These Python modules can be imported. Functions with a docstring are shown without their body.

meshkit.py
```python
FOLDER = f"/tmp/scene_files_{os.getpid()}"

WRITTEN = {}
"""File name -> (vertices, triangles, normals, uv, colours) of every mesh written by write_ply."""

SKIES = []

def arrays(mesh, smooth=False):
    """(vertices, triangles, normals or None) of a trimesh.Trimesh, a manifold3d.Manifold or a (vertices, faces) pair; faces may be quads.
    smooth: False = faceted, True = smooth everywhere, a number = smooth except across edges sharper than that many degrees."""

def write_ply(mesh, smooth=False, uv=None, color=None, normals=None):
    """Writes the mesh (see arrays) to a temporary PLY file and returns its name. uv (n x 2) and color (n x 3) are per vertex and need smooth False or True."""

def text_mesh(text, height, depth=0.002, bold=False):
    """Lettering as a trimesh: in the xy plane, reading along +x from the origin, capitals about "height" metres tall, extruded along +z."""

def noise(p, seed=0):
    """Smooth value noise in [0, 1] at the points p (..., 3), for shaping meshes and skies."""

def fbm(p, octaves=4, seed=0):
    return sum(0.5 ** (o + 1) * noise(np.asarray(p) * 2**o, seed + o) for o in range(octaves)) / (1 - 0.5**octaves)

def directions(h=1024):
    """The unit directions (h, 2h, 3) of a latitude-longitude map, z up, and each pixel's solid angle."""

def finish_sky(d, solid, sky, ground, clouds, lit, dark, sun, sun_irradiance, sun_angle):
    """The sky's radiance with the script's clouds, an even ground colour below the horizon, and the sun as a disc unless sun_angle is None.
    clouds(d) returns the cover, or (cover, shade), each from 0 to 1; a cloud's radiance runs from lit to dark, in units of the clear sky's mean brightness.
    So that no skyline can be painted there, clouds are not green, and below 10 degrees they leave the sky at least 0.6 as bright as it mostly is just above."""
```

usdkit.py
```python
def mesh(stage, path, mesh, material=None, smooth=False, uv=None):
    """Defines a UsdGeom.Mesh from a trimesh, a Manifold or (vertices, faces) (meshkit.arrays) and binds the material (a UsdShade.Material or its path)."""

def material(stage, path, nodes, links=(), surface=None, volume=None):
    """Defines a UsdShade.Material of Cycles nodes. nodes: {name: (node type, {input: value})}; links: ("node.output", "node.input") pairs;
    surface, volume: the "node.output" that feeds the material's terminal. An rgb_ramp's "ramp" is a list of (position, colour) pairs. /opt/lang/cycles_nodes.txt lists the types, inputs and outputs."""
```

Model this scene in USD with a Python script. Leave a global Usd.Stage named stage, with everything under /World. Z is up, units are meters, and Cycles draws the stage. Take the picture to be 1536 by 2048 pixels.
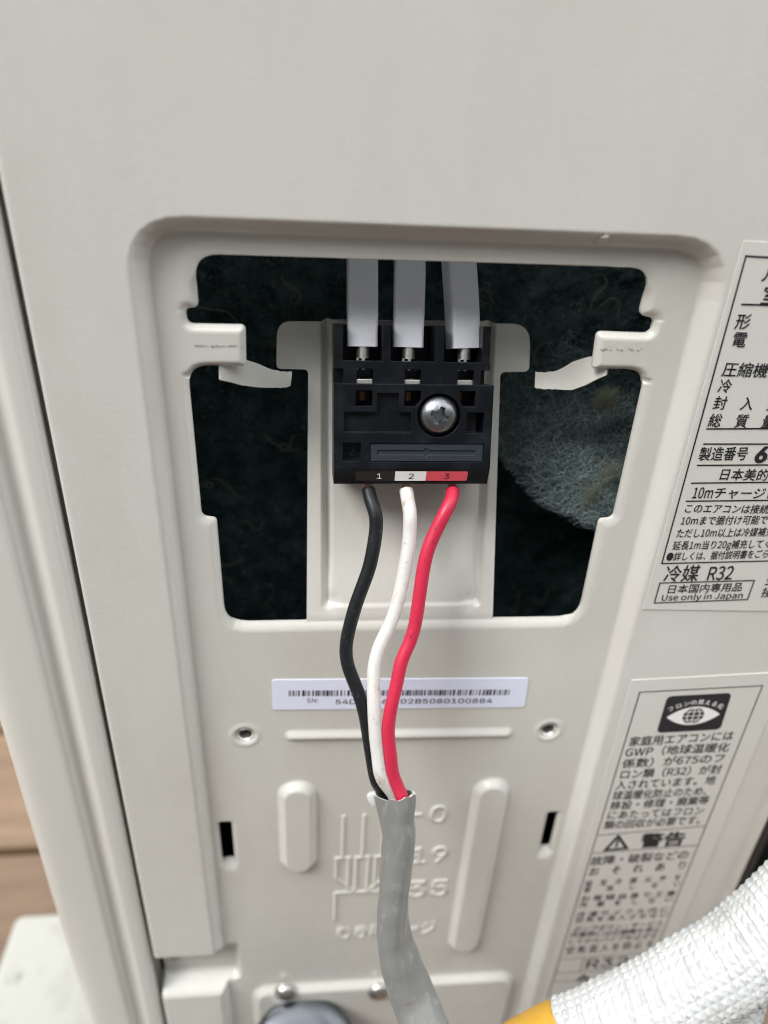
import glob, math
import numpy as np, trimesh, shapely, usdkit, meshkit
import manifold3d as m3
from manifold3d import Manifold, CrossSection
from scipy.ndimage import gaussian_filter, map_coordinates
from shapely import affinity
from shapely.geometry import Polygon, LineString, Point, box as sbox
from pxr import Usd, UsdGeom, UsdLux, UsdShade, Gf, Sdf, Vt

rng = np.random.default_rng(11)
stage = Usd.Stage.CreateInMemory()
UsdGeom.SetStageUpAxis(stage, 'Z'); UsdGeom.SetStageMetersPerUnit(stage, 1.0)
UsdGeom.Xform.Define(stage, '/World'); UsdGeom.Scope.Define(stage, '/World/Looks')
# Everything below is modelled in millimetres: x right, y into the unit, z up; written to the stage in metres.
MM = 0.001
# ------------------------------------------------------------------ camera
PF = 1480.0                                              # focal length in pixels of the 1536 x 2048 photograph
def _rot(a, b, g):
    ca, sa, cb, sb, cg, sg = math.cos(a), math.sin(a), math.cos(b), math.sin(b), math.cos(g), math.sin(g)
    return (np.array([[cg, -sg, 0], [sg, cg, 0], [0, 0, 1]]) @ np.array([[1, 0, 0], [0, ca, -sa], [0, sa, ca]]) @ np.array([[cb, 0, sb], [0, 1, 0], [-sb, 0, cb]]))
_R = _rot(.52370918, -.10874421, .05055102)
CM = np.stack([_R[:, 0], _R[:, 2], -_R[:, 1]], 1)         # camera (right, down, forward) from world
CE = np.array([-22.0, -148.54, 75.56])
def ray(px, py): return CM.T @ np.array([px - 768, py - 1024, PF])
def onplane(px, py, n, d):
    q = ray(px, py); n = np.asarray(n, float)
    return CE + q * ((d - n @ CE) / (n @ q))
def at(px, py, y): return onplane(px, py, (0, 1, 0), y)  # the point of the plane at depth y that a measured pixel shows
def xz(px, py, y=0): return at(px, py, y)[[0, 2]]
def deep(px, py, zc): return CE + ray(px, py) * (zc / PF)
cam = UsdGeom.Camera.Define(stage, '/World/camera')
FOC = 6.86
cam.CreateFocalLengthAttr(FOC); cam.CreateHorizontalApertureAttr(1536 / PF * FOC); cam.CreateVerticalApertureAttr(2048 / PF * FOC)
cam.CreateFStopAttr(2.2); cam.CreateFocusDistanceAttr(0.172); cam.CreateClippingRangeAttr(Gf.Vec2f(0.01, 200))
cam.CreateExposureAttr(1.13)
_m = np.eye(4); _m[0, :3] = CM[0]; _m[1, :3] = -CM[1]; _m[2, :3] = -CM[2]; _m[3, :3] = CE * MM
cam.AddTransformOp().Set(Gf.Matrix4d(*_m.ravel().tolist()))
# ------------------------------------------------------------------ sky and light: bright overcast
SUN = np.array([-0.55, -0.36, 0.76]); SUN /= np.linalg.norm(SUN)
sky = UsdLux.DomeLight.Define(stage, '/World/sky')
skymat = usdkit.material(stage, '/World/Looks/sky_material', {
    's': ('sky_texture', {'sky_type': 'single_scattering', 'sun_disc': False, 'sun_elevation': math.asin(SUN[2]), 'sun_rotation': math.atan2(SUN[0], SUN[1])}),
    'tc': ('texture_coordinate', {}), 'n': ('noise_texture', {'scale': 2.2, 'detail': 5, 'roughness': .55}),
    'r': ('map_range', {'from_min': .3, 'from_max': .7, 'to_min': .80, 'to_max': .97, 'clamp': True}),
    'xyz': ('separate_xyz', {}), 'cr': ('rgb_ramp', {'ramp': [(0.0, (5.0, 5.3, 5.4)), (0.4, (8.5, 8.9, 9.0)), (1.0, (17, 17.5, 17.4))]}),
    'm': ('mix', {'mix_type': 'mix'}), 'b': ('background_shader', {'strength': 0.09})},
    [('tc.generated', 'n.vector'), ('n.fac', 'r.value'), ('tc.generated', 'xyz.vector'), ('xyz.z', 'cr.fac'), ('r.result', 'm.fac'), ('s.color', 'm.color1'), ('cr.color', 'm.color2'), ('m.color', 'b.color')], surface='b.background')
UsdShade.MaterialBindingAPI.Apply(sky.GetPrim()).Bind(skymat)
sun = UsdLux.DistantLight.Define(stage, '/World/sun')
sun.CreateIntensityAttr(0.38); sun.CreateAngleAttr(25.0); sun.CreateNormalizeAttr(True); sun.CreateColorAttr(Gf.Vec3f(1.0, .98, .94))
_z = SUN; _x = np.cross([0, 0, 1], _z); _x /= np.linalg.norm(_x); _y = np.cross(_z, _x)
_m = np.eye(4); _m[0, :3], _m[1, :3], _m[2, :3] = _x, _y, _z
sun.AddTransformOp().Set(Gf.Matrix4d(*_m.ravel().tolist()))

# ------------------------------------------------------------------ materials
def mat(name, color, rough=.5, metal=0., bump=(), stain=None, spec=.5, coat=0., bevel=0., ior=1.5, sss=0., rv=None):
    """bump: (scale per metre, height in metres, detail) triples of noise; stain: (scale, colour, low, high, (sx, sy, sz))."""
    N = {'p': ('principled_bsdf', {'base_color': color, 'roughness': rough, 'metallic': metal, 'specular_ior_level': spec, 'coat_weight': coat, 'coat_roughness': .15, 'ior': ior}), 'tc': ('texture_coordinate', {})}
    L = []
    if sss:
        N['p'][1].update({'subsurface_weight': sss, 'subsurface_scale': .001, 'subsurface_radius': (1, .7, .5)})
    if stain is not None:
        for k, (sc, col, lo, hi, ax) in enumerate(stain if isinstance(stain, list) else [stain]):
            N[f'mp{k}'] = ('mapping', {'scale': ax}); N[f'sn{k}'] = ('noise_texture', {'scale': sc, 'detail': 6, 'roughness': .65})
            N[f'sr{k}'] = ('map_range', {'from_min': lo, 'from_max': hi, 'clamp': True})
            N[f'sm{k}'] = ('mix', {'mix_type': 'mix', 'color2': col})
            L += [('tc.object', f'mp{k}.vector'), (f'mp{k}.vector', f'sn{k}.vector'), (f'sn{k}.fac', f'sr{k}.value'), (f'sr{k}.result', f'sm{k}.fac')]
            if k: L.append((f'sm{k-1}.color', f'sm{k}.color1'))
            else: N['sm0'][1]['color1'] = color
        L.append((f'sm{k}.color', 'p.base_color'))
    if rv:
        N['rn'] = ('noise_texture', {'scale': rv[0], 'detail': 5, 'roughness': .6}); N['rr'] = ('map_range', {'from_min': .3, 'from_max': .7, 'to_min': rv[1], 'to_max': rv[2], 'clamp': True})
        L += [('tc.object', 'rn.vector'), ('rn.fac', 'rr.value'), ('rr.result', 'p.roughness')]
    prev = None
    if bevel:
        N['bv'] = ('bevel', {'samples': 6, 'radius': bevel}); prev = 'bv.bevel'
    for k, b in enumerate(bump):
        N[f'bn{k}'] = ('noise_texture', {'scale': b[0], 'detail': b[2] if len(b) > 2 else 2})
        N[f'b{k}'] = ('bump', {'strength': 1.0, 'distance': b[1]})
        src = 'tc.object'
        if len(b) > 3:
            N[f'bm{k}'] = ('mapping', {'scale': b[3]}); L.append(('tc.object', f'bm{k}.vector')); src = f'bm{k}.vector'
        L += [(src, f'bn{k}.vector'), (f'bn{k}.fac', f'b{k}.height')]
        if prev: L.append((prev, f'b{k}.normal'))
        prev = f'b{k}.normal'
    if prev: L.append((prev, 'p.normal'))
    return usdkit.material(stage, f'/World/Looks/{name}', N, L, surface='p.BSDF')

PAINT = (.59, .58, .542)
M = {}
M['paint'] = mat('beige_paint', PAINT, .24, ior=1.6, rv=(45, .17, .33), bump=[(1100, .00004, 3), (90, .00010, 2, (1, 1, .15))], stain=[(35, (.555, .54, .50), .45, .7, (1, 1, .4)), (520, (.30, .28, .25), .725, .76, (1, 1, 1)), (1300, (.40, .38, .35), .74, .77, (1, 1, 1))])
M['cover'] = mat('corner_cover_paint', (.59, .58, .542), .28, bump=[(700, .00002, 2)])
M['dark'] = mat('dark_interior', (.012, .013, .014), .7)
M['grille'] = mat('dark_grille', (.03, .032, .034), .5)
M['felt'] = mat('felt_blanket', (.030, .052, .056), 1., bump=[(900, .0008, 6)], stain=[(160, (.08, .125, .132), .42, .66, (1, 1, 1)), (500, (.16, .21, .21), .58, .74, (1, 1, 1))], spec=.1)
M['felt2'] = mat('felt_flap_wool', (.042, .058, .062), 1., bump=[(1200, .0006, 6), (300, .0010, 4)], stain=[(220, (.085, .112, .118), .42, .62, (1, 1, 1)), (900, (.17, .21, .21), .56, .72, (1, 1, 1))], spec=.1)
M['fibre'] = mat('dark_fibre', (.085, .125, .13), .8, spec=.2)
M['fibre2'] = mat('grey_fibre', (.34, .43, .43), .8, spec=.2)
M['lint'] = mat('pale_lint', (.17, .185, .135), .9, spec=.1)
M['thread'] = mat('dim_thread', (.16, .18, .14), .9, spec=.1)
M['plastic'] = mat('black_plastic', (.0025, .0034, .005), .33, spec=.26, bump=[(2600, .00003, 4), (300, .00003, 3)], stain=[(2600, (.16, .17, .18), .735, .765, (1, 1, 1)), (800, (.03, .034, .04), .68, .76, (1, 1, 1)), (130, (.010, .012, .016), .45, .7, (1, 1, 1))], bevel=.00026)
M['plate'] = mat('grey_black_plastic', (.020, .025, .034), .36, bump=[(1500, .00002, 3)], bevel=.00015)
M['sleeve'] = mat('grey_vinyl_sleeve', (.68, .69, .745), .42, bump=[(500, .00005, 2)], stain=(900, (.45, .46, .50), .70, .76, (1, 1, 1)))
M['tin'] = mat('tinned_metal', (.80, .79, .76), .36, 1., bump=[(1500, .00006, 4)])
M['screw'] = mat('dark_zinc_screw', (.30, .31, .33), .30, 1., bump=[(900, .00002, 4)], stain=(600, (.20, .20, .21), .5, .7, (1, 1, 1)))
M['zinc'] = mat('zinc_plating', (.62, .61, .58), .28, 1., bump=[(800, .00003, 3)])
M['valve'] = mat('dull_steel', (.12, .128, .14), .24, 1., bump=[(600, .00003, 3)])
M['copper'] = mat('copper', (.56, .26, .16), .35, 1., bump=[(900, .00004, 3)])
M['brass'] = mat('dull_brass', (.22, .13, .085), .45, 1., bump=[(900, .00004, 3)])
M['red'] = mat('red_vinyl', (.50, .020, .058), .40, bump=[(1200, .00007, 4)], stain=[(700, (.16, .012, .028), .61, .69, (1, 1, .4)), (1500, (.05, .01, .015), .66, .71, (1, 1, .6))])
M['white'] = mat('white_vinyl', (.63, .615, .595), .40, bump=[(900, .00008, 4)], stain=[(420, (.42, .34, .26), .54, .70, (1, 1, .3)), (1100, (.12, .10, .08), .655, .71, (1, 1, .4))])
M['black'] = mat('black_vinyl', (.008, .009, .011), .42, spec=.35, bump=[(900, .00008, 5)], stain=(1500, (.05, .054, .058), .60, .69, (1, 1, .3)))
M['sheath'] = mat('grey_vinyl_sheath', (.165, .166, .16), .34, bump=[(500, .0001, 4)], stain=[(230, (.235, .232, .225), .56, .70, (1.8, 1.8, .3)), (150, (.17, .115, .07), .66, .73, (2.4, 2.4, .35))])
M['cut'] = mat('cut_vinyl_edge', (.50, .50, .49), .55, bump=[(1200, .0001, 4)])
M['foam'] = mat('white_foam_wrap', (.53, .54, .54), .66, bump=[(1800, .00006, 3)], stain=[(900, (.17, .17, .165), .70, .75, (1, 1, 1)), (90, (.42, .425, .415), .5, .7, (1, 1, 1))])
M['yellow'] = mat('yellow_foam', (.56, .31, .035), .5, bump=[(300, .0003, 3)])
M['sticker'] = mat('beige_sticker_film', (.605, .592, .556), .30, bump=[(60, .00005, 2)])
M['serial'] = mat('white_sticker_paper', (.74, .755, .92), .38)
M['ink'] = mat('black_ink', (.012, .012, .016), .45)
M['inkwhite'] = mat('white_print', (.80, .79, .78), .45)
M['inkred'] = mat('red_print', (.62, .075, .10), .40)
M['inkbrown'] = mat('black_print_field', (.016, .013, .012), .35)
M['scuff'] = mat('grey_scuff', (.30, .29, .27), .6)
M['plank'] = [mat(f'brown_deck_board_{w}', c, .55, bump=[(120, .0006, 5, (.12, 1, 1))], stain=(60, d, .40, .65, (.15, 1, 1)))
              for w, c, d in (('pale', (.20, .125, .072), (.13, .078, .043)), ('dark', (.155, .095, .056), (.10, .06, .036)))]
M['ground'] = mat('brown_grey_ground', (.07, .055, .045), .8)
M['render'] = mat('unseen_wall_grey_render', (.085, .083, .08), .8, bump=[(60, .002, 5)])
M['concrete'] = mat('cream_block', (.37, .365, .335), .6, bump=[(150, .0006, 5)], stain=[(22, (.28, .275, .25), .48, .66, (1, 1, 1)), (40, (.15, .148, .145), .62, .78, (1, 1, 1))])

# ------------------------------------------------------------------ stage helpers
used = {}
def numbered(parent, name):
    k = used.get((parent, name), 0); used[(parent, name)] = k + 1
    return name if k == 0 else f'{name}_{k:03d}'
def say(prim, **kw):
    for k, v in kw.items():
        if v: prim.SetCustomDataByKey(k, v)
def thing(name, label, category, group=None, kind=None):
    p = '/World/' + numbered('/World', name)
    x = UsdGeom.Xform.Define(stage, p)
    say(x.GetPrim(), label=label, category=category, group=group, kind=kind)
    return p
def tri(mesh):
    if hasattr(mesh, 'to_mesh'):
        q = mesh.to_mesh(); return np.array(q.vert_properties[:, :3], float), np.array(q.tri_verts, int)
    if isinstance(mesh, tuple):
        v, f = np.asarray(mesh[0], float), np.asarray(mesh[1], int)
        if f.shape[1] == 4: f = np.vstack([f[:, :3], f[:, [0, 2, 3]]])
        return v, f
    return np.array(mesh.vertices), np.array(mesh.faces)
def part(parent, name, mesh, material, smooth=False, label=None, kind=None, category=None, group=None):
    v, f = tri(mesh)
    p = f'{parent}/{numbered(parent, name)}'
    m = usdkit.mesh(stage, p, (v * MM, f), material, smooth=smooth)
    say(m.GetPrim(), label=label, kind=kind, category=category, group=group)
    return p
def join(ms):
    V, F, n = [], [], 0
    for m in ms:
        v, f = tri(m); V.append(v); F.append(f + n); n += len(v)
    return np.vstack(V), np.vstack(F)
def bx(x0, x1, y0, y1, z0, z1):
    m = trimesh.creation.box([x1 - x0, y1 - y0, z1 - z0]); m.apply_translation([(x0 + x1) / 2, (y0 + y1) / 2, (z0 + z1) / 2]); return m
def rbox(x0, x1, y0, y1, z0, z1, r, seg=10):
    s = Manifold.sphere(r, seg)
    return Manifold.batch_hull([s.translate([x, y, z]) for x in (x0 + r, x1 - r) for y in (y0 + r, y1 - r) for z in (z0 + r, z1 - r)])
def sweep(path, section, twist=None, up=(0, -1, 0), caps=True, scale=None):
    """section (n,2) swept along path (m,3); section axis 0 lies along up x tangent turned by twist."""
    P = np.asarray(path, float); T = np.gradient(P, axis=0); T /= np.linalg.norm(T, axis=1)[:, None]
    n = len(section); V = []
    for i in range(len(P)):
        a = np.cross(T[i], up); a /= np.linalg.norm(a); b = np.cross(a, T[i])
        t = 0 if twist is None else twist[i]; c, s = math.cos(t), math.sin(t)
        A, B = a * c + b * s, b * c - a * s
        sec = section if scale is None else section * scale[i]
        V.append(P[i] + sec[:, :1] * A + sec[:, 1:] * B)
    V = np.vstack(V); k = np.arange(n); F = []
    for i in range(len(P) - 1):
        p, q = i * n + k, i * n + (k + 1) % n
        F.append(np.stack([p, q, q + n, p + n], 1))
    F = np.vstack(F); F = np.vstack([F[:, :3], F[:, [0, 2, 3]]])
    if caps:
        m = len(V); V = np.vstack([V, P[:1], P[-1:]]); e = (len(P) - 1) * n
        F = np.vstack([F, np.stack([(k + 1) % n, k, np.full(n, m)], 1), np.stack([e + k, e + (k + 1) % n, np.full(n, m + 1)], 1)])
    return V, F
def spline(pts, step=.5):
    from scipy.interpolate import CubicSpline
    P = np.asarray(pts, float); d = np.r_[0, np.cumsum(np.linalg.norm(np.diff(P, axis=0), axis=1))]
    cs = CubicSpline(d, P); u = np.linspace(0, d[-1], max(4, int(d[-1] / step))); return cs(u), u, d
def circle(r, n=24):
    a = np.arange(n) * 2 * np.pi / n; return np.stack([r * np.cos(a), r * np.sin(a)], 1)
def flat(shape, x0=0, y=0, z0=0, turn=None):
    """A shapely shape in (x, z) as a flat sheet facing -y at depth y."""
    V, F, n = [], [], 0
    for g in getattr(shape, 'geoms', [shape]):
        if g.geom_type != 'Polygon' or g.area < 1e-6: continue
        v, f = trimesh.creation.triangulate_polygon(g, engine='earcut'); V.append(v); F.append(f + n); n += len(v)
    v, f = np.vstack(V), np.vstack(F)
    a = v[f[:, 1]] - v[f[:, 0]]; b = v[f[:, 2]] - v[f[:, 0]]
    bad = a[:, 0] * b[:, 1] - a[:, 1] * b[:, 0] < 0; f[bad] = f[bad][:, ::-1]
    return np.column_stack([v[:, 0] + x0, np.full(len(v), y), v[:, 1] + z0]), f
FONTS = {}
def font(kind):
    from PIL import ImageFont
    if kind not in FONTS:
        FONTS[kind] = ImageFont.truetype(glob.glob('/opt/blender-*/*/datafiles/fonts/' + ('Noto*CJK*' if kind == 'cjk' else 'Inter.woff2'))[0], 100)
    return FONTS[kind]
GLYPH = {}
def glyph(ch, kind, bold):
    """(shape in em units with the baseline at 0, advance)."""
    if (ch, kind, bold) in GLYPH: return GLYPH[ch, kind, bold]
    from PIL import Image, ImageDraw
    f = font(kind); adv = f.getlength(ch) / 100
    x0, y0, x1, y1 = f.getbbox(ch, anchor='ls', stroke_width=bold)
    if x1 <= x0 or y1 <= y0: g = None
    else:
        im = Image.new('L', (x1 - x0 + 8, y1 - y0 + 8)); ImageDraw.Draw(im).text((4 - x0, 4 - y0), ch, 255, f, anchor='ls', stroke_width=bold)
        on = np.pad(np.asarray(im) > 127, ((0, 0), (1, 1))).astype(np.int8)
        rows, s = np.nonzero(np.diff(on, axis=1) == 1); e = np.nonzero(np.diff(on, axis=1) == -1)[1]
        g = shapely.union_all(shapely.box(s, -rows - 1, e, -rows)).buffer(.6).buffer(-.6).simplify(1.1)
        g = affinity.affine_transform(g, [.01, 0, 0, .01, (x0 - 4) * .01, (4 - y0) * .01])
    GLYPH[ch, kind, bold] = (g, adv); return GLYPH[ch, kind, bold]
def textshape(s, width=None, height=3., kind='cjk', bold=0, lead=0.):
    """Text with its middle on z = 0 starting at x = 0; width fits it across; height = em size."""
    out, x = [], 0.
    for ch in s:
        g, adv = glyph(ch, kind, bold)
        if g is not None: out.append(affinity.translate(g, x, -.36))
        x += adv + lead
    shp = shapely.union_all(out) if out else None
    sx = height if width is None else width / (x - lead)
    return affinity.scale(shp, sx, height, origin=(0, 0))
def rounded(x0, x1, z0, z1, r): return sbox(x0 + r, z0 + r, x1 - r, z1 - r).buffer(r, quad_segs=10)

# ------------------------------------------------------------------ the pressed side panel as one sheet
TILT = math.radians(17.0); O = np.array([0, 4.0, -46.0])
VV = np.array([0, math.sin(TILT), math.cos(TILT)]); WW = np.array([0, -math.cos(TILT), math.sin(TILT)])
def blk(u, v, w): return O + np.array([u, 0, 0]) + v * VV + w * WW     # the tilted bracket's frame: u right, v up along it, w out of it
F_ = 4.0                                                              # depth of the big recess
def corner(pts, r):
    """A polygon whose corners are rounded by its own radius each (r a number or list)."""
    P = [np.array(p, float) for p in pts]; n = len(P); out = []
    for i in range(n):
        a, b, c = P[i - 1], P[i], P[(i + 1) % n]; rr = r[i] if np.ndim(r) else r
        d1, d2 = (a - b) / np.linalg.norm(a - b), (c - b) / np.linalg.norm(c - b)
        if rr <= 0: out.append(b); continue
        ang = math.acos(np.clip(d1 @ d2, -1, 1)); k = min(rr / math.tan(ang / 2), .49 * np.linalg.norm(a - b), .49 * np.linalg.norm(c - b))
        p, q = b + d1 * k, b + d2 * k
        for t in np.linspace(0, 1, 7): out.append((1 - t) ** 2 * p + 2 * t * (1 - t) * b + t * t * q)
    return Polygon(out)
outline = corner([(-45.3, 45.3), (48.0, 45.0), (47.8, 35.0), (51.3, 34.4), (51.3, 31.0), (39.2, 31.2), (39.6, 22.9), (52.0, 22.9), (52.2, -15.6), (48.7, -15.8), (48.9, -47.2), (-44.9, -46.8), (-45.0, -15.0), (-48.4, -14.6), (-48.5, 22.4), (-36.3, 22.4), (-36.0, 31.1), (-47.9, 31.1), (-47.9, 34.5), (-45.3, 34.5)],
                 [5, 5, 1.6, 1.5, 1.6, 1.2, .8, 4.5, 2.2, 1.2, 6, 6, 1.2, 2.2, 4.5, .8, 1.2, 1.6, 1.6, 1.6])
column = corner([(-24.2, -60), (-23.3, 15.2), (-30.9, 15.2), (-30.6, 25.7), (30.9, 26.2), (31.3, 15.4), (24.0, 15.2), (25.7, -60)], [0, 1.2, 1.2, 3.5, 4.5, 1.5, 1.2, 0])
hole = outline.difference(column)
hole = hole if hole.geom_type == 'Polygon' else max(hole.geoms, key=lambda g: g.area)
slot_l, slot_r = rounded(-51.9, -47.9, -144.5, -124.3, .7), rounded(53.1, 56.6, -146.0, -126.3, .7)
tap_l, tap_r, tap_b = Point(-41.8, -86.4).buffer(2.1), Point(47.1, -88.3).buffer(2.1), Point(-73.6, -202.0).buffer(1.6)
HOLES = [hole, slot_l, slot_r, tap_l, tap_r, tap_b]
def sdf(poly, X, Z, reach=9.):
    """Signed distance to a shapely polygon, negative inside, cut off at reach."""
    out = np.full(X.shape, float(reach)); x0, z0, x1, z1 = poly.bounds
    sel = (X > x0 - reach) & (X < x1 + reach) & (Z > z0 - reach) & (Z < z1 + reach)
    p = np.stack([X[sel], Z[sel]], 1)
    if not len(p): return out
    c = np.array(poly.exterior.coords); a, b = c[:-1], c[1:]; best = np.full(len(p), 1e9); ins = np.zeros(len(p), bool)
    for (ax, az), (bxx, bz) in zip(a, b):
        ex, ez = bxx - ax, bz - az; L = ex * ex + ez * ez + 1e-12
        t = np.clip(((p[:, 0] - ax) * ex + (p[:, 1] - az) * ez) / L, 0, 1)
        best = np.minimum(best, (p[:, 0] - ax - t * ex) ** 2 + (p[:, 1] - az - t * ez) ** 2)
        if abs(ez) > 1e-12:
            cr = ((az > p[:, 1]) != (bz > p[:, 1])) & (p[:, 0] < ex * (p[:, 1] - az) / ez + ax); ins ^= cr
    d = np.sqrt(best); out[sel] = np.where(ins, -d, np.minimum(d, reach)); return out
def ss(t): t = np.clip(t, 0, 1); return t * t * (3 - 2 * t)
def seg_d(X, Z, a, b):
    a, b = np.asarray(a, float), np.asarray(b, float); e = b - a; t = np.clip(((X - a[0]) * e[0] + (Z - a[1]) * e[1]) / (e @ e + 1e-9), 0, 1)
    return np.hypot(X - a[0] - t * e[0], Z - a[1] - t * e[1])
recess = corner([(-57.4, 53.0), (62.6, 52.3), (62.6, -400), (-57.4, -400)], [12, 13, 0, 0])
groove = sbox(-90, -209.5, -48, -188.2)
pad_l = LineString([(-27.4, -111.8), (-27.4, -142.5)]).buffer(5.9); pad_r = LineString([(32.6, -113.8), (32.0, -194.6)]).buffer(5.9)
pad_b = corner([(-46.2, -216.2), (55, -216.8), (55, -400), (-46.2, -400)], [8, 8, 0, 0])
def emboss_text(X, Z):
    """Raised lettering: a blurred raster of the marks, looked up at the sheet's points."""
    from PIL import Image, ImageDraw
    s = 10; x0, z0, w, h = -25, -195, 55, 80; im = Image.new('L', (w * s, h * s)); d = ImageDraw.Draw(im)
    def put(t, kind, cx, cz, em, wide=1.):
        f = font(kind); a, b, c, e = f.getbbox(t, anchor='ls'); g = Image.new('L', (c - a + 8, e - b + 8))
        ImageDraw.Draw(g).text((4 - a, 4 - b), t, 255, f, anchor='ls'); k = em * s / 100
        g = g.resize((max(1, int(g.width * k * wide)), max(1, int(g.height * k)))); im.paste(255, (int((cx - x0) * s - g.width / 2), int((z0 + h - cz) * s - g.height / 2)), g)
    put('0', 'inter', 16.9, -123.8, 10.5); put('19', 'inter', 15.6, -144.2, 11, 1.0); put('35', 'inter', 16.6, -162.4, 12, 1.0)
    put('むき線ゲージ', 'cjk', 3.0, -185.4, 8.2, .74)
    def ln(*p): d.line([((x - x0) * s, (z0 + h - z) * s) for x, z in p], fill=255, width=8)
    for x in (-13.2, -6.7, -.2): ln((x, -122.5), (x, -143.5))
    for x in (-13.2, -6.7, -.2): ln((x - 2.6, -143.6), (x + 2.6, -143.6)); ln((x - 2.0, -143.6), (x - 2.0, -154 if x < -9 else -161)); ln((x + 2.0, -143.6), (x + 2.0, -154 if x > -4 else -161))
    ln((-15.2, -154), (-9, -161.5)); ln((1.8, -154), (-4.4, -161.5))
    ln((-15.6, -162), (2.6, -162)); ln((-15.4, -162), (-15.4, -178)); ln((2.4, -162), (2.4, -178))
    ln((8.3, -123.4), (11.4, -123.4)); ln((9.6, -143.9), (11.2, -143.9)); ln((8.6, -162.2), (10.6, -162.2))
    A = gaussian_filter(np.asarray(im, float) / 255, 2.2)
    return map_coordinates(A, [(z0 + h - Z) * s, (X - x0) * s], order=1, mode='constant')
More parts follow.
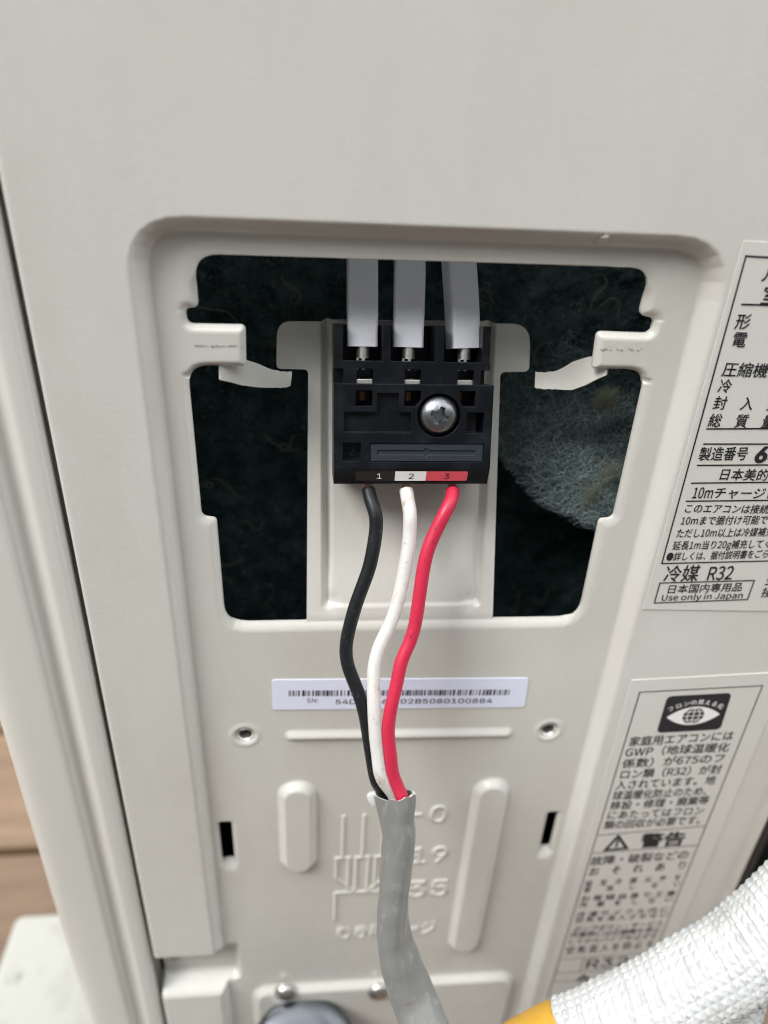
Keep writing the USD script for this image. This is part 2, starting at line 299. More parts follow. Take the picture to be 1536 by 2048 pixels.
def height(X, Z):
    d = sdf(recess, X, Z, 14); H = F_ * ss(-d / 3.7 + .03)
    g = sdf(groove, X, Z, 14)
    gd = 8.0 * ss((-188.0 - Z) / 1.2) * ss((Z + 214.2) / 5.2) * ss((-46.5 - X) / 5.5)
    H = np.where(X < -46.5, np.maximum(H * np.where(Z < -188, ss((X + 57.5) / 4), 1.), gd), H)
    inner = ss((-d - 3) / 3)
    col = (np.abs(X - .7) < 33.5) & (Z < 33) & (Z > -60)
    k = Z + 46.0; slope = math.tan(TILT) * np.where(k > 1.5, k, np.where(k < -1.5, 0, (k + 1.5) ** 2 / 6))
    ch = (.6 + 1.3 * ss((Z + 44) / 16)) * ss((X + 20.3) / 1.2) * ss((22.4 - X) / 1.2) * ss((Z + 43.4) / 1.1)
    ch = ch + (.9 * np.exp(-((X + 18.6) / .75) ** 2) + .9 * np.exp(-((X - 20.8) / .75) ** 2)) * ss((Z + 44.0) / 1.5)
    # small pressed scoops at the foot of the channel
    for cx in (-17.6, 19.2): ch = ch + .7 * np.exp(-((X - cx) / 2.0) ** 2 - ((Z + 42.0) / 2.2) ** 2)
    H = H + np.where(col, slope + ch, 0.)
    od = sdf(outline, X, Z, 9)                                         # the sheet turns in a little all round the cut-out
    lip = 1.3 * np.clip(1 - np.maximum(od, 0) / np.where((Z > 21) & (Z < 34), 1.5, 2.4), 0, 1) ** 2
    H = H + lip * (1 - .55 * ss((np.abs(X - 1.6) - 44) / 2) * (Z < 20)) * (1 - .72 * ss((Z - 38) / 4))
    for s in (slot_l, slot_r):
        sd = sdf(s, X, Z, 4); H = H + .9 * np.clip(1 - sd / 1.6, 0, 1) ** 2; cx = (s.bounds[0] + s.bounds[2]) / 2
        H = H + 1.5 * np.exp(-((X - cx) / 2.2) ** 4) * np.exp(-((Z - s.bounds[1] + .2) / 2.0) ** 2) * (Z < s.bounds[1] + 2)
    for s in (tap_l, tap_r, tap_b):
        sd = sdf(s, X, Z, 4); H = H + 1.0 * np.clip(1 - sd / 1.3, 0, 1) ** 2 - .25 * np.exp(-((sd - 1.6) / .8) ** 2)
    H = H - 1.25 * ss(1 - seg_d(X, Z, (-28.6, -87.0), (34.2, -88.6)) / 2.4)
    for p, a, w in ((pad_l, 2.6, 2.6), (pad_r, 2.6, 2.6)):
        H = H - a * ss(-sdf(p, X, Z, 8) / w + .1)
    H = H - 2.6 * ss(-sdf(pad_b, X, Z, 12) / 3.0)
    H = H - .55 * np.clip(emboss_text(X, Z) * 1.25, 0, 1)
    H = H - 1.0 * np.sqrt(np.clip(1 - ((X - 35.4) / 1.3) ** 2 - ((Z - 50.6) / 1.2) ** 2, 0, 1))      # a hardened drop of paint under the upper edge
    H = H + .12 * (meshkit.fbm(np.stack([X / 38, Z / 38, X * 0], -1), 2, 5) - .5)                    # sheet metal is never quite flat
    return H
def steps(stops):
    out = [stops[0][0]]
    for (a, _), (b, s) in zip(stops[:-1], stops[1:]): out += list(np.linspace(a, b, max(2, int(round((b - a) / s)) + 1))[1:])
    return np.array(out)
RL, RR = 1.3, 17.5                                                     # bend radii of the sheet's left and right edges
gx = steps([(-76.3, 0), (-59, .8), (-44, .3), (57, .3), (64, .45), (119, 2.2)])
gz = steps([(-330, 0), (-232, 3), (-190, .42), (-115, .30), (-90, .38), (-50, .45), (54, .28), (60, .6), (180, 5)])
X, Z = np.meshgrid(gx, gz); H = height(X, Z)
nz, nx = X.shape
hd = np.full(X.shape, 5.)
for hpoly in HOLES: hd = np.minimum(hd, sdf(hpoly, X, Z, 5.))
V = np.stack([X, H, Z], -1).reshape(-1, 3); D = hd.ravel()
q = (np.arange(nz - 1)[:, None] * nx + np.arange(nx - 1)[None]).ravel()
T = np.vstack([np.stack([q, q + 1, q + nx + 1], 1), np.stack([q, q + nx + 1, q + nx], 1)])
# cut the holes out of the triangles exactly along their outlines
neg = D[T] < 0; cnt = neg.sum(1); keep = T[cnt == 0]; cutT = T[(cnt > 0) & (cnt < 3)]
newV, newF, edge = [], [], {}
def cutp(i, j):
    key = (min(i, j), max(i, j))
    if key not in edge:
        a, b = key; t = D[a] / (D[a] - D[b]); edge[key] = len(V) + len(newV); newV.append(V[a] + (V[b] - V[a]) * t)
    return edge[key]
rimE = []
for t in cutT:
    inn = [D[i] < 0 for i in t]; k = inn.index(True) if sum(inn) == 1 else inn.index(False)
    a, b, c = t[k], t[(k + 1) % 3], t[(k + 2) % 3]; p, r = cutp(a, b), cutp(a, c)
    if sum(inn) == 1: newF += [(p, b, c), (p, c, r)]; rimE.append((r, p))
    else: newF.append((a, p, r)); rimE.append((p, r))
V = np.vstack([V, newV]); T = np.vstack([keep, newF])
# the cut edge: the sheet is 0.9 mm thick
n0 = len(V); rim = {}
skirt, skV = [], []
for a, b in rimE:
    for i in (a, b):
        if i not in rim: rim[i] = n0 + len(skV); skV.append(V[i] + [0, .9, 0])
    skirt += [(b, a, rim[a]), (b, rim[a], rim[b])]
V = np.vstack([V, skV]); T = np.vstack([T, skirt])
# bends at the left and right edges
rows = np.arange(nz); left, right = rows * nx, rows * nx + nx - 1
def strip(first, pts):
    """Continues the sheet's edge column with further columns of points."""
    global V, T
    prev = first
    for col in pts:
        n = len(V); V = np.vstack([V, col]); cur = n + np.arange(nz)
        T = np.vstack([T, np.stack([prev[:-1], cur[:-1], cur[1:]], 1), np.stack([prev[:-1], cur[1:], prev[1:]], 1)]); prev = cur
hl, hr = V[left], V[right]
strip(left, [np.stack([hl[:, 0] - RL * math.sin(a), hl[:, 1] + RL * (1 - math.cos(a)), hl[:, 2]], 1) for a in np.linspace(.3, math.pi / 2, 5)] + [np.stack([hl[:, 0] - RL, hl[:, 1] * 0 + 14, hl[:, 2]], 1)])
strip(right, [np.stack([hr[:, 0] + RR * math.sin(a), hr[:, 1] + RR * (1 - math.cos(a)), hr[:, 2]], 1) for a in np.linspace(.08, math.pi / 2, 18)] + [np.stack([hr[:, 0] + RR, hr[:, 1] * 0 + 34, hr[:, 2]], 1)])
used_v = np.unique(T); remap = np.zeros(len(V), int); remap[used_v] = np.arange(len(used_v)); V, T = V[used_v], remap[T]
flip = np.cross(V[T[:, 1]] - V[T[:, 0]], V[T[:, 2]] - V[T[:, 0]])[:, 1] > 1e-9; T[flip] = T[flip][:, ::-1]
unit = thing('outdoor_unit', 'beige air conditioner outdoor unit with its terminal cover taken off the open side panel', 'outdoor unit')
part(unit, 'side_panel', (V, T), M['paint'], smooth=38, label='beige pressed steel side panel with a cut-out and a recess')
def depth_at(x, z): return float(height(np.array([[x]], float), np.array([[z]], float))[0, 0])
# shell behind the panel
part(unit, 'cabinet_shell', join([bx(-110, 135, 270, 272, -330, 180), bx(133, 134.2, 36, 270, -330, 180), bx(-108, 133, 16, 270, 179, 180.5), bx(-108, 133, 16, 270, -331, -329.5)]), M['dark'])
# corner cover on the left: an upright extruded profile
prof = [(-79.0, 9), (-79.0, 1.4), (-79.3, .7), (-80.0, .35), (-82.5, .1), (-83.6, .15), (-84.5, .5), (-85.3, 1.2), (-86.4, 2.7), (-88.0, 3.7), (-89.6, 3.5), (-90.5, 2.4), (-91.3, 1.6), (-93, 1.35), (-98, 1.5), (-102, 1.9), (-104.3, 2.6), (-106.2, 3.9), (-107.8, 6.0), (-108.9, 9.0), (-109.8, 14), (-110.4, 30), (-110.8, 90), (-110.8, 270)]
pr = spline([(x, y, 0) for x, y in prof[:21]], .35)[0][:, :2]; pr = np.vstack([pr, prof[21:]])
zs = np.array([-328., -200, 0, 180]); PV = np.vstack([np.column_stack([pr, np.full(len(pr), z)]) for z in zs]); k = np.arange(len(pr) - 1); PF4 = np.vstack([np.stack([i * len(pr) + k + 1, i * len(pr) + k, (i + 1) * len(pr) + k, (i + 1) * len(pr) + k + 1], 1) for i in range(len(zs) - 1)])
part(unit, 'corner_cover', (PV, PF4), M['cover'], smooth=50, label='grooved upright beige corner cover left of the dark gap')
# rear guard right of the panel's rounded corner
for k in range(7): part(unit, 'guard_bar', bx(138 + 9 * k, 141.5 + 9 * k, 38, 44, -330, 180), M['grille'])
part(unit, 'guard_backing', bx(135.5, 222, 48, 50, -330, 180), M['dark'])
# torn knock-out strips hanging from the two tabs
def ribbon(cent, wid, thick=.9):
    C, u, _ = spline(cent, .4); W = np.array([np.interp(u, np.linspace(0, u[-1], len(wid)), [w[i] for w in wid]) for i in range(3)]).T
    n = 7; S = np.linspace(-.5, .5, n); T_ = np.gradient(C, axis=0); N = np.cross(T_, W); N /= np.linalg.norm(N, axis=1)[:, None]
    jag = .16 * (meshkit.noise(np.stack([u * 1.7, u * 0, u * 0], 1), 3) - .5) * (u / u[-1] > .8)
    top = np.vstack([C + W * (s * (1 + jag[:, None] * np.sign(s))) + N * (thick / 2 + .15 * math.cos(s * math.pi)) for s in S]); bot = top - np.tile(N * thick, (n, 1))
    m = len(C); F = []
    for a in range(n - 1):
        i = np.arange(m - 1) + a * m
        F += [np.stack([i, i + 1, i + m + 1, i + m], 1), np.stack([i + m, i + m + 1, i + 1, i], 1) + n * m]
    for a in (0, n - 1):
        i = np.arange(m - 1) + a * m; F.append(np.stack([i, i + 1, i + 1 + n * m, i + n * m], 1))
    for e in (0, m - 1):
        i = np.arange(n - 1) * m + e; F.append(np.stack([i, i + m, i + m + n * m, i + n * m], 1))
    return np.vstack([top, bot]), np.vstack(F)
def P3(px, py, y): return at(px, py, y)
part(unit, 'torn_strip', ribbon([P3(438, 736, 5.4), P3(470, 741, 7.5), P3(512, 751, 12), P3(546, 758, 16), P3(581, 758, 18.5)], [(0, .5, 5.0), (0, .5, 6.0), (.3, 2.5, 4.6), (0, 1.6, 3.8), (.4, 1.2, 3.2)]), M['paint'], smooth=60, label='bent torn strip left under the left tab')
part(unit, 'torn_strip', ribbon([P3(1216, 732, 5.4), P3(1190, 738, 7.5), P3(1158, 748, 11.5), P3(1120, 759, 16), P3(1070, 759, 19)], [(0, .5, 4.0), (0, .8, 6.5), (-.3, 2.0, 6.2), (0, 1.6, 4.0), (0, 1.2, 3.6)]), M['paint'], smooth=60, label='bent torn strip right under the right tab')
# bright rings of the threaded holes, screws of the valve plate
for cx, cz in ((-41.8, -86.4), (47.1, -88.3)):
    a = np.linspace(0, 2 * np.pi, 41)[:-1]; rp = [(2.35, -.15), (2.15, -.32), (1.95, -.15), (1.75, .5), (1.7, 3.2)]
    RV = np.vstack([np.column_stack([cx + r * np.cos(a), np.full(40, F_ + .55 + y), cz + r * np.sin(a)]) for r, y in rp]); kk = np.arange(40)
    part(unit, 'threaded_ring', (RV, np.vstack([np.stack([i * 40 + kk, i * 40 + (kk + 1) % 40, (i + 1) * 40 + (kk + 1) % 40, (i + 1) * 40 + kk], 1) for i in range(len(rp) - 1)])), M['tin'], smooth=40)
def pan_screw(cx, cy, cz, r, axis=(0, -1, 0), cross=True, turn=.4, depth=2.1, dome=.55):
    pr_ = [(0, dome * r), (.35 * r, dome * r * .95), (.65 * r, dome * r * .78), (.85 * r, dome * r * .50), (.97 * r, dome * r * .16), (r, 0), (r, -1.0), (0, -1.0)]
    body = Manifold.revolve(CrossSection([[(x, y) for x, y in pr_][::-1]]), 64)
    if cross:
        cs = CrossSection.batch_boolean([CrossSection.square([r * .92, r * .22], True), CrossSection.square([r * .22, r * .92], True)], m3.OpType.Add)
        cut = cs.offset(r * .035, m3.JoinType.Round).extrude(depth, 4, 0, [.72, .72]).mirror([0, 0, 1]).translate([0, 0, dome * r + .3])
        body -= cut.rotate([0, 0, math.degrees(turn)])
        body -= Manifold.cylinder(1.7, r * .12, r * .30, 24).translate([0, 0, dome * r - 1.5])
    v, f = tri(body); z = np.asarray(axis, float); x = np.cross([0, 0, 1], z); x /= np.linalg.norm(x); y = np.cross(z, x)
    return v @ np.stack([x, y, z]) + [cx, cy, cz], f
for px, py in ((570, 1993), (757, 1990)):
    p = at(px, py, 0.2); part(unit, 'panel_screw', pan_screw(p[0], 1.5, p[2], 4.0, cross=False, dome=.62), M['zinc'], smooth=40)
# scuffs along the two tabs
sc = []
for x0, x1, z, n in ((-46.8, -36.6, 27.0, 34), (39.8, 49.5, 27.6, 20)):
    for k in range(n):
        x = rng.uniform(x0, x1); l = abs(rng.normal(.3, .25)) + .1; sc.append(affinity.rotate(sbox(x, z, x + l, z + rng.uniform(.05, .16)), rng.uniform(-25, 25)).buffer(.02))
        sc[-1] = affinity.translate(sc[-1], 0, rng.normal(0, .16))
part(unit, 'scuff', flat(shapely.union_all(sc), y=F_ - .1), M['scuff'], kind='stuff')

# ------------------------------------------------------------------ stickers on the panel
def sheet(parent, name, corners, y, material, thick=.12, r=0., label=None):
    """A thin sticker with the given corners (x, z); returns its path."""
    g = Polygon(corners); g = g.buffer(-r).buffer(r) if r else g
    v, f = tri(trimesh.creation.extrude_polygon(g, thick, engine='earcut'))
    v = np.column_stack([v[:, 0], y - v[:, 2], v[:, 1]]); f = f[:, ::-1]
    return part(parent, name, (v, f[:, ::-1]), material, label=label)
def line_shape(pts, w): return LineString(pts).buffer(w / 2, cap_style='square')
INK = .05
def lettering(parent, y, s, a, b=None, h=3., adv=None, kind='cjk', bold=0, material=None, slant=0., name='printed_line'):
    """Text from pixel a (left end, middle of the letters) to pixel b on the plane at depth y, or with a given advance per em in mm."""
    p = xz(*a, y); 
    if b is not None:
        q_ = xz(*b, y); w = float(np.hypot(*(q_ - p))); ang = math.degrees(math.atan2(q_[1] - p[1], q_[0] - p[0]))
        t = textshape(s, w, h, kind, bold)
    else:
        ang = -.9; t = affinity.scale(textshape(s, None, 1., kind, bold), adv, h, origin=(0, 0))
    t = affinity.rotate(t, ang, origin=(0, 0))
    return part(parent, name, flat(t, p[0], y, p[1]), material or M['ink'])
yl = -.30
# right: specification sticker
spec = sheet(unit, 'specification_sticker', [(63.6, 51.6), (112.6, 50.6), (112.6, -42.2), (63.6, -40.4)], 0.06, M['sticker'], thick=.30, label='beige specification sticker with Japanese table text, upper right')
yt = yl - INK
def strokes(parent, segs, w, y, name='ruled_line'):
    for s in segs: part(parent, name, flat(line_shape([xz(*p, y) for p in s], w), y=y), M['ink'])
strokes(spec, [[(1492, 512), (1323.6, 1127)], [(1492, 512), (1560, 516)], [(1323.6, 1127), (1570, 1121)]], .34, yt, 'frame_line')
strokes(spec, [[(1484, 608.7), (1580, 611)], [(1414, 857.7), (1580, 857)], [(1408, 888), (1580, 888)], [(1395.5, 930.7), (1580, 929.5)], [(1383.5, 966.2), (1580, 964)], [(1373, 1002.4), (1580, 1000)]], .34, yt)
L1 = [('ルームエアコン', (1524, 548), 4.0, 3.7), ('室外機', (1523, 591), 4.6, 4.2), ('形　　名', (1471, 643), 3.4, 3.5), ('電　　圧', (1464, 679), 3.4, 3.6), ('圧縮機出力', (1445, 739), 3.55, 3.5),
      ('冷　　　媒', (1437, 772), 3.15, 3.4), ('封　入　量', (1427, 806), 3.2, 3.4), ('総　質　量', (1417, 841), 3.2, 3.5), ('日本美的株', (1437.5, 949), 3.15, 3.3),
      ('チャージレス', (1427.5, 986), 3.3, 3.3), ('このエアコンは接続配管', (1368, 1017), 2.43, 2.7)]
for s, a, adv, h in L1: lettering(spec, yt, s, a, adv=adv, h=h, bold=1)
lettering(spec, yt, '製造番号', (1398, 908.5), (1497, 907.5), 3.7, bold=1); lettering(spec, yt, '64', (1510, 909), adv=5.4, h=5.2, kind='inter', bold=5)
lettering(spec, yt, '10m', (1385, 986), (1428, 986), 3.9, bold=1)
lettering(spec, yt, '10mまで据付け可能です', (1361.5, 1042), (1554, 1039.5), 2.75, bold=1)
lettering(spec, yt, 'ただし10m以上は冷媒補充', (1352.5, 1067), (1548, 1064), 2.8, bold=1)
lettering(spec, yt, '延長1m当り20g補充してく', (1345.5, 1091.6), (1544, 1087.5), 2.8, bold=1)
lettering(spec, yt, '●詳しくは、据付説明書をごらん', (1332.5, 1114), (1553, 1107), 2.7, bold=1)
lettering(spec, yt, '冷媒', (1328.5, 1148.5), (1399, 1147), 5.4, bold=1); lettering(spec, yt, 'R32', (1414, 1147.5), (1468, 1146), 5.6, bold=1)
strokes(spec, [[(1320, 1166), (1509, 1160.8), (1495, 1199), (1308.8, 1206), (1320, 1166)]], .32, yt, 'frame_line')
lettering(spec, yt, '日本国内専用品', (1333, 1179), (1486, 1174), 3.0, bold=1); lettering(spec, yt, 'Use only in Japan', (1322, 1196), (1487.5, 1190.5), 2.5, bold=1)
lettering(spec, yt, '多段', (1531, 1160), adv=3.6, h=3.6, bold=1); lettering(spec, yt, '接続', (1523.5, 1185), adv=3.4, h=3.4, bold=1)
# lower right: warning sticker
warn = sheet(unit, 'warning_sticker', [(66.0, -65.2), (111.5, -63.6), (111.5, -236), (66.0, -238)], 0.06, M['sticker'], thick=.30, label='beige warning sticker with a black eye emblem, lower right')
strokes(warn, [[(1279.6, 1384.5), (1100.8, 1979), (1096, 1995)], [(1525.3, 1371.3), (1317, 1887), (1300, 1929)], [(1279.6, 1384.5), (1525.3, 1371.3)]], .32, yt, 'frame_line')
strokes(warn, [[(1197.4, 1670.7), (1411.7, 1652)], [(1185.5, 1706.5), (1396, 1690.5)], [(1121.5, 1919.5), (1303, 1904)], [(1112.6, 1947), (1290, 1934)], [(1107, 1964), (1285, 1952)], [(1169, 1916), (1160, 1943)]], .32, yt)
tl, tr, br, bl = (xz(*p, yt) for p in ((1335, 1392.6), (1464, 1385.6), (1440.7, 1458.6), (1313, 1466)))
mark = Polygon([tl, tr, br, bl]).buffer(-1.6).buffer(1.6); mc = (tl + tr + br + bl) / 4; mw = np.linalg.norm(tr - tl); mh = np.linalg.norm(tl - bl)
part(warn, 'eye_emblem', flat(mark, y=yt), M['ink'], label='black rounded emblem with a white eye and a globe')
a = np.linspace(0, np.pi, 30); ew, eh = mw * .42, mh * .23
eye = Polygon(np.vstack([np.stack([-ew * np.cos(a), 1.08 * eh * np.sin(a) ** 1.9], 1), np.stack([ew * np.cos(a), -1.08 * eh * np.sin(a) ** 1.9], 1)])); ec = mc + [0, -mh * .07]; rot = math.degrees(math.atan2(tr[1] - tl[1], tr[0] - tl[0]))
eye = affinity.translate(affinity.rotate(eye.difference(Point(0, 0).buffer(eh * .95)), rot, origin=(0, 0)), *ec)
gl = []
gr = eh * .9
for t in (-.6, 0, .6): gl.append(LineString([(gr * t * math.cos(b_) * 1., gr * math.sin(b_)) for b_ in np.linspace(-1.5, 1.5, 16)]).buffer(gr * .045)); gl.append(LineString([(-gr * math.sqrt(1 - t * t * .8), gr * t * .9), (gr * math.sqrt(1 - t * t * .8), gr * t * .9)]).buffer(gr * .045))
gl = affinity.translate(affinity.rotate(shapely.union_all(gl), rot, origin=(0, 0)), *ec)
part(warn, 'eye_print', flat(shapely.union_all([eye, gl]), y=yt - INK), M['inkwhite'])
arc = []
for i, chx in enumerate('フロンの見える化'):
    t = -0.86 + 1.72 * i / 7; g = glyph(chx, 'cjk', 1)[0]; g = affinity.scale(affinity.translate(g, -.5, -.36), mw * .105, mw * .105, origin=(0, 0))
    arc.append(affinity.translate(affinity.rotate(g, -math.degrees(t) * .55, origin=(0, 0)), ew * t * 1.08, mh * .30 - mh * .20 * t * t))
part(warn, 'emblem_lettering', flat(affinity.translate(affinity.rotate(shapely.union_all(arc), rot, origin=(0, 0)), *(mc + [0, 0])), y=yt - INK), M['inkwhite'])
for s, a, b, h in [('家庭用エアコンには', (1258, 1484), (1468, 1471), 4.3), ('GWP（地球温暖化', (1250, 1505.5), (1460, 1494), 4.3), ('係数）が675のフ', (1244, 1528), (1452, 1516), 4.3), ('ロン類（R32）が封', (1238, 1550), (1444, 1538), 4.4), ('入されています。地', (1231, 1571), (1432, 1560), 4.4),
                   ('球温暖化防止のため、', (1225, 1592), (1427, 1581), 4.4), ('移設・修理・廃棄等', (1220, 1612.5), (1419, 1600), 4.4), ('にあたってはフロン', (1213, 1631.5), (1409, 1621), 4.4), ('類の回収が必要です。', (1208, 1651), (1414, 1639), 4.5),
                   ('故障・破裂などの', (1181, 1723), (1379, 1709), 5.2), ('お　そ　れ　あ　り', (1177, 1744), (1375, 1730), 5.0), ('指　定　冷　媒　以　外　を', (1170, 1768), (1363, 1754), 4.1), ('使　　用　　し　　な　　い', (1167, 1780.5), (1361, 1767), 4.1),
                   ('お 客 様 自 身 で 工 事', (1161, 1798), (1352, 1786.5), 4.1), ('作　業　を　し　な　い', (1158, 1811), (1346, 1798), 4.1), ('冷 凍 サ イ ク ル 内 に', (1152, 1830), (1339, 1818.5), 4.1), ('空 気 を 混 入 さ せ な い', (1150, 1841), (1336, 1829), 4.1),
                   ('ポンプダウン・サービス', (1146, 1860), (1327, 1846.5), 4.2), ('作業時には圧縮機を停止', (1140, 1871), (1322, 1859), 4.2), ('してからパイプをはずす', (1135, 1884), (1315, 1872), 4.2), ('空 気 混 入 を 防 止 す', (1131, 1902), (1309, 1887.5), 6.2)]:
    lettering(warn, yt, s, a, b, h * (1 if a[1] < 1760 else .86), bold=1)
lettering(warn, yt, '警告', (1281, 1682.5), (1372, 1677), 7.6, bold=3); lettering(warn, yt, 'R32', (1169, 1929), (1260, 1921.5), 8.5, kind='inter', bold=1)
def warn_tri(A, B, C):
    g = Polygon([xz(*p, yt) for p in (A, B, C)]); return g.buffer(.1).difference(g.buffer(-.95))
tA, tB, tC = (1237, 1669), (1206, 1702.5), (1257, 1697.5)
ce = (xz(*tA, yt) + xz(*tB, yt) + xz(*tC, yt)) / 3
part(warn, 'warning_triangle', flat(shapely.union_all([warn_tri(tA, tB, tC), sbox(ce[0] - .35, ce[1] - 1.2, ce[0] + .35, ce[1] + 2.6), Point(ce[0], ce[1] - 2.4).buffer(.5)]), y=yt), M['ink'])
part(warn, 'warning_triangle', flat(warn_tri((1168, 1949), (1152, 1962), (1181, 1960)), y=yt), M['ink'])
# serial number sticker under the cut-out
ys = F_ - .16
serial = sheet(unit, 'serial_sticker', [xz(543.4, 1359.5, ys), xz(1057.5, 1356, ys), xz(1049, 1413.7, ys), xz(544.6, 1419.5, ys)], F_ - .02, M['serial'], thick=.22, r=.9, label='white serial number sticker with a barcode')
ys = F_ - .24 - INK
A0, A1 = xz(577.4, 1387, ys), xz(1020.5, 1385, ys); bars, x = [], 0.
while x < 1:
    w = rng.choice([1, 1, 1, 2, 2, 3]) / 290; bars.append((x, min(1, x + w))); x += w + rng.choice([1, 1, 2, 2, 3]) / 290
sh = [affinity.translate(affinity.rotate(sbox(a_ * np.linalg.norm(A1 - A0), -1.0, b_ * np.linalg.norm(A1 - A0), 1.1), math.degrees(math.atan2(*(A1 - A0)[::-1])), origin=(0, 0)), *A0) for a_, b_ in bars]
part(serial, 'barcode', flat(shapely.union_all(sh), y=ys), M['ink'], kind='stuff')
lettering(serial, ys, 'SN:', (613, 1401.5), (638, 1401), 2.2); lettering(serial, ys, '02B5080100884', (800, 1402.8), (986, 1401.5), 2.35, kind='inter', bold=1)
lettering(serial, ys, '54D', (669.5, 1403.8), (713, 1403.5), 2.35, kind='inter', bold=1); lettering(serial, ys, '6', (762, 1403.1), (776, 1403), 2.35, kind='inter', bold=1)

# ------------------------------------------------------------------ terminal block on the tilted bracket
def tb(m):
    v, f = tri(m); return O + v[:, :1] * [1, 0, 0] + v[:, 1:2] * VV + v[:, 2:3] * WW, f
def cub(u0, u1, v0, v1, w0, w1): return Manifold.cube([u1 - u0, v1 - v0, w1 - w0]).translate([u0, v0, w0])
block = thing('terminal_block', 'black plastic terminal block numbered 1 2 3 in the middle of the cut-out', 'terminal block')
side = CrossSection([[(0, -1), (39.0, -1), (39.0, 13.0), (43.0, 15.0), (62.0, 15.0), (62.0, -1)]])
main = CrossSection([[(39.0, -1.2), (62.0, -1.2), (62.0, 15.0), (43.0, 15.0), (39.0, 12.9)]]).extrude(36.1).rotate([90, 0, 90]).translate([-17.5, 0, 0])
body = main + cub(-17.5, 17.7, 61.5, 67.05, -1.2, 14.3) + cub(-17.5, 17.5, 66, 75, -1.2, 3.5)
for u0, u1 in ((-17.5, -15.5), (-6.8, -4.95), (4.95, 7.0), (15.7, 17.5)): body += cub(u0, u1, 66, 75, 0, 14.3)
for u0 in (-12.5, -1.7, 10.35): body -= cub(u0, u0 + 3.7, 62.08, 65.3, 7.5, 20)
body -= cub(-18, -15.4, 62.1, 65.3, 9, 20); body -= cub(15.6, 18, 62.1, 65.3, 9, 20)
body -= cub(-12.7, -8.9, 57.1, 60.6, 8, 20)
body -= CrossSection([[(-1.7, 57.1), (.9, 57.1), (2.05, 58.5), (2.05, 60.7), (-1.7, 60.7)]]).extrude(12).translate([0, 0, 8])
body -= CrossSection([[(11.8, 57.2), (14.5, 57.2), (14.5, 60.7), (10.6, 60.7), (10.6, 58.7)]]).extrude(12).translate([0, 0, 8])
body -= cub(-15.3, -.1, 51.2, 55.85, 13.6, 20) + cub(-7.9, -3.0, 55.5, 60.1, 13.6, 20)
body -= Manifold.cylinder(10, 4.95, 4.95, 72).translate([6.3, 55.15, 12.4])
body -= cub(12.7, 16.65, 51.2, 55.9, 12.8, 20); body -= cub(15.4, 16.65, 51.2, 55.9, 10, 20)
body -= cub(-15.5, -11.4, 44.65, 48.9, 12.0, 20)
body -= cub(-9.35, 16.95, 44.5, 48.75, 14.0, 20)
for u0, u1 in ((-15.5, -6.8), (-4.95, 4.95), (7.0, 15.7)): body -= cub(u0 + .6, u1 - .6, 64.8, 70, 4.5, 11.5)
part(block, 'housing', tb(body), M['plastic'])
plate = CrossSection.square([26.0, 3.95]).translate([-9.18, 44.65]).extrude(.75).translate([0, 0, 14.0])
eng = CrossSection.batch_boolean([CrossSection.square([22.4, .85]).translate([-7.5, 46.2]).offset(.15, m3.JoinType.Round), CrossSection.square([1.7, 1.7], True).rotate(45).translate([3.55, 46.65])], m3.OpType.Add)
part(block, 'marker_plate', tb(plate - eng.extrude(1).translate([0, 0, 14.45])), M['plate'], label='dark grey plate with an engraved line and diamond')
two = trimesh.creation.extrude_polygon(affinity.scale(affinity.translate(glyph('2', 'inter', 0)[0], -.3, -.36), 2.9, 2.9, origin=(0, 0)), .25, engine='earcut'); two.apply_translation([-13.4, 46.6, 12.0])
part(block, 'moulded_digit', tb(two), M['plate'])
v_, f_ = pan_screw(0, 0, 0, 4.6, axis=(0, -1, 0), turn=-.35)
# orient the screw along the block's normal
sv = np.stack([v_[:, 0], v_[:, 2], -v_[:, 1]], 1); sv += [6.3, 55.15, 13.6]
part(block, 'terminal_screw', tb((sv, f_)), M['screw'], smooth=30, label='round cross-recess screw in the block')
for u0 in (-12.5, -1.7, 10.35):
    part(block, 'clamp_plate', tb(rbox(u0 + .05, u0 + 3.65, 61.6, 63.0, 7.2, 13.6, .12)), M['tin'], smooth=30)
    part(block, 'contact_spring', tb(rbox(u0 + .9, u0 + 2.5, 57.6, 60.2, 4.0, 8.2, .25)), M['brass'], smooth=30)
# number strip on the sloping lower face
SD = np.array([0, 4.0, 2.1]); SD /= np.linalg.norm(SD); SN = np.array([0, -SD[2], SD[1]])
def on_strip(shape, off):
    v, f = flat(shape); q = np.column_stack([v[:, 0], v[:, 2]])
    b = np.array([0, 39.0, 12.9]) + SN * off
    p = b + q[:, :1] * [1, 0, 0] + q[:, 1:] * SD
    return tb((p, f))
strip_ = rounded(-12.5, 13.6, .95, 3.75, .45)
for x0, x1, m_, lab, dg, cx, ink in ((-12.5, -3.4, 'inkbrown', 'black field of terminal 1', '1', -7.1, 'inkwhite'), (-3.4, 3.85, 'inkwhite', 'white field of terminal 2', '2', .35, 'ink'), (3.85, 13.6, 'inkred', 'red field of terminal 3', '3', 8.7, 'ink')):
    p = part(block, 'number_field', on_strip(strip_.intersection(sbox(x0 + (.02 if x0 > -5 else -1), 0, x1, 9)), .08), M[m_], label=lab)
    part(p, 'digit', on_strip(affinity.translate(affinity.scale(affinity.translate(glyph(dg, 'inter', 0)[0], -.3, -.36), 2.5, 2.15, origin=(0, 0)), cx, 2.35), .13), M[ink])
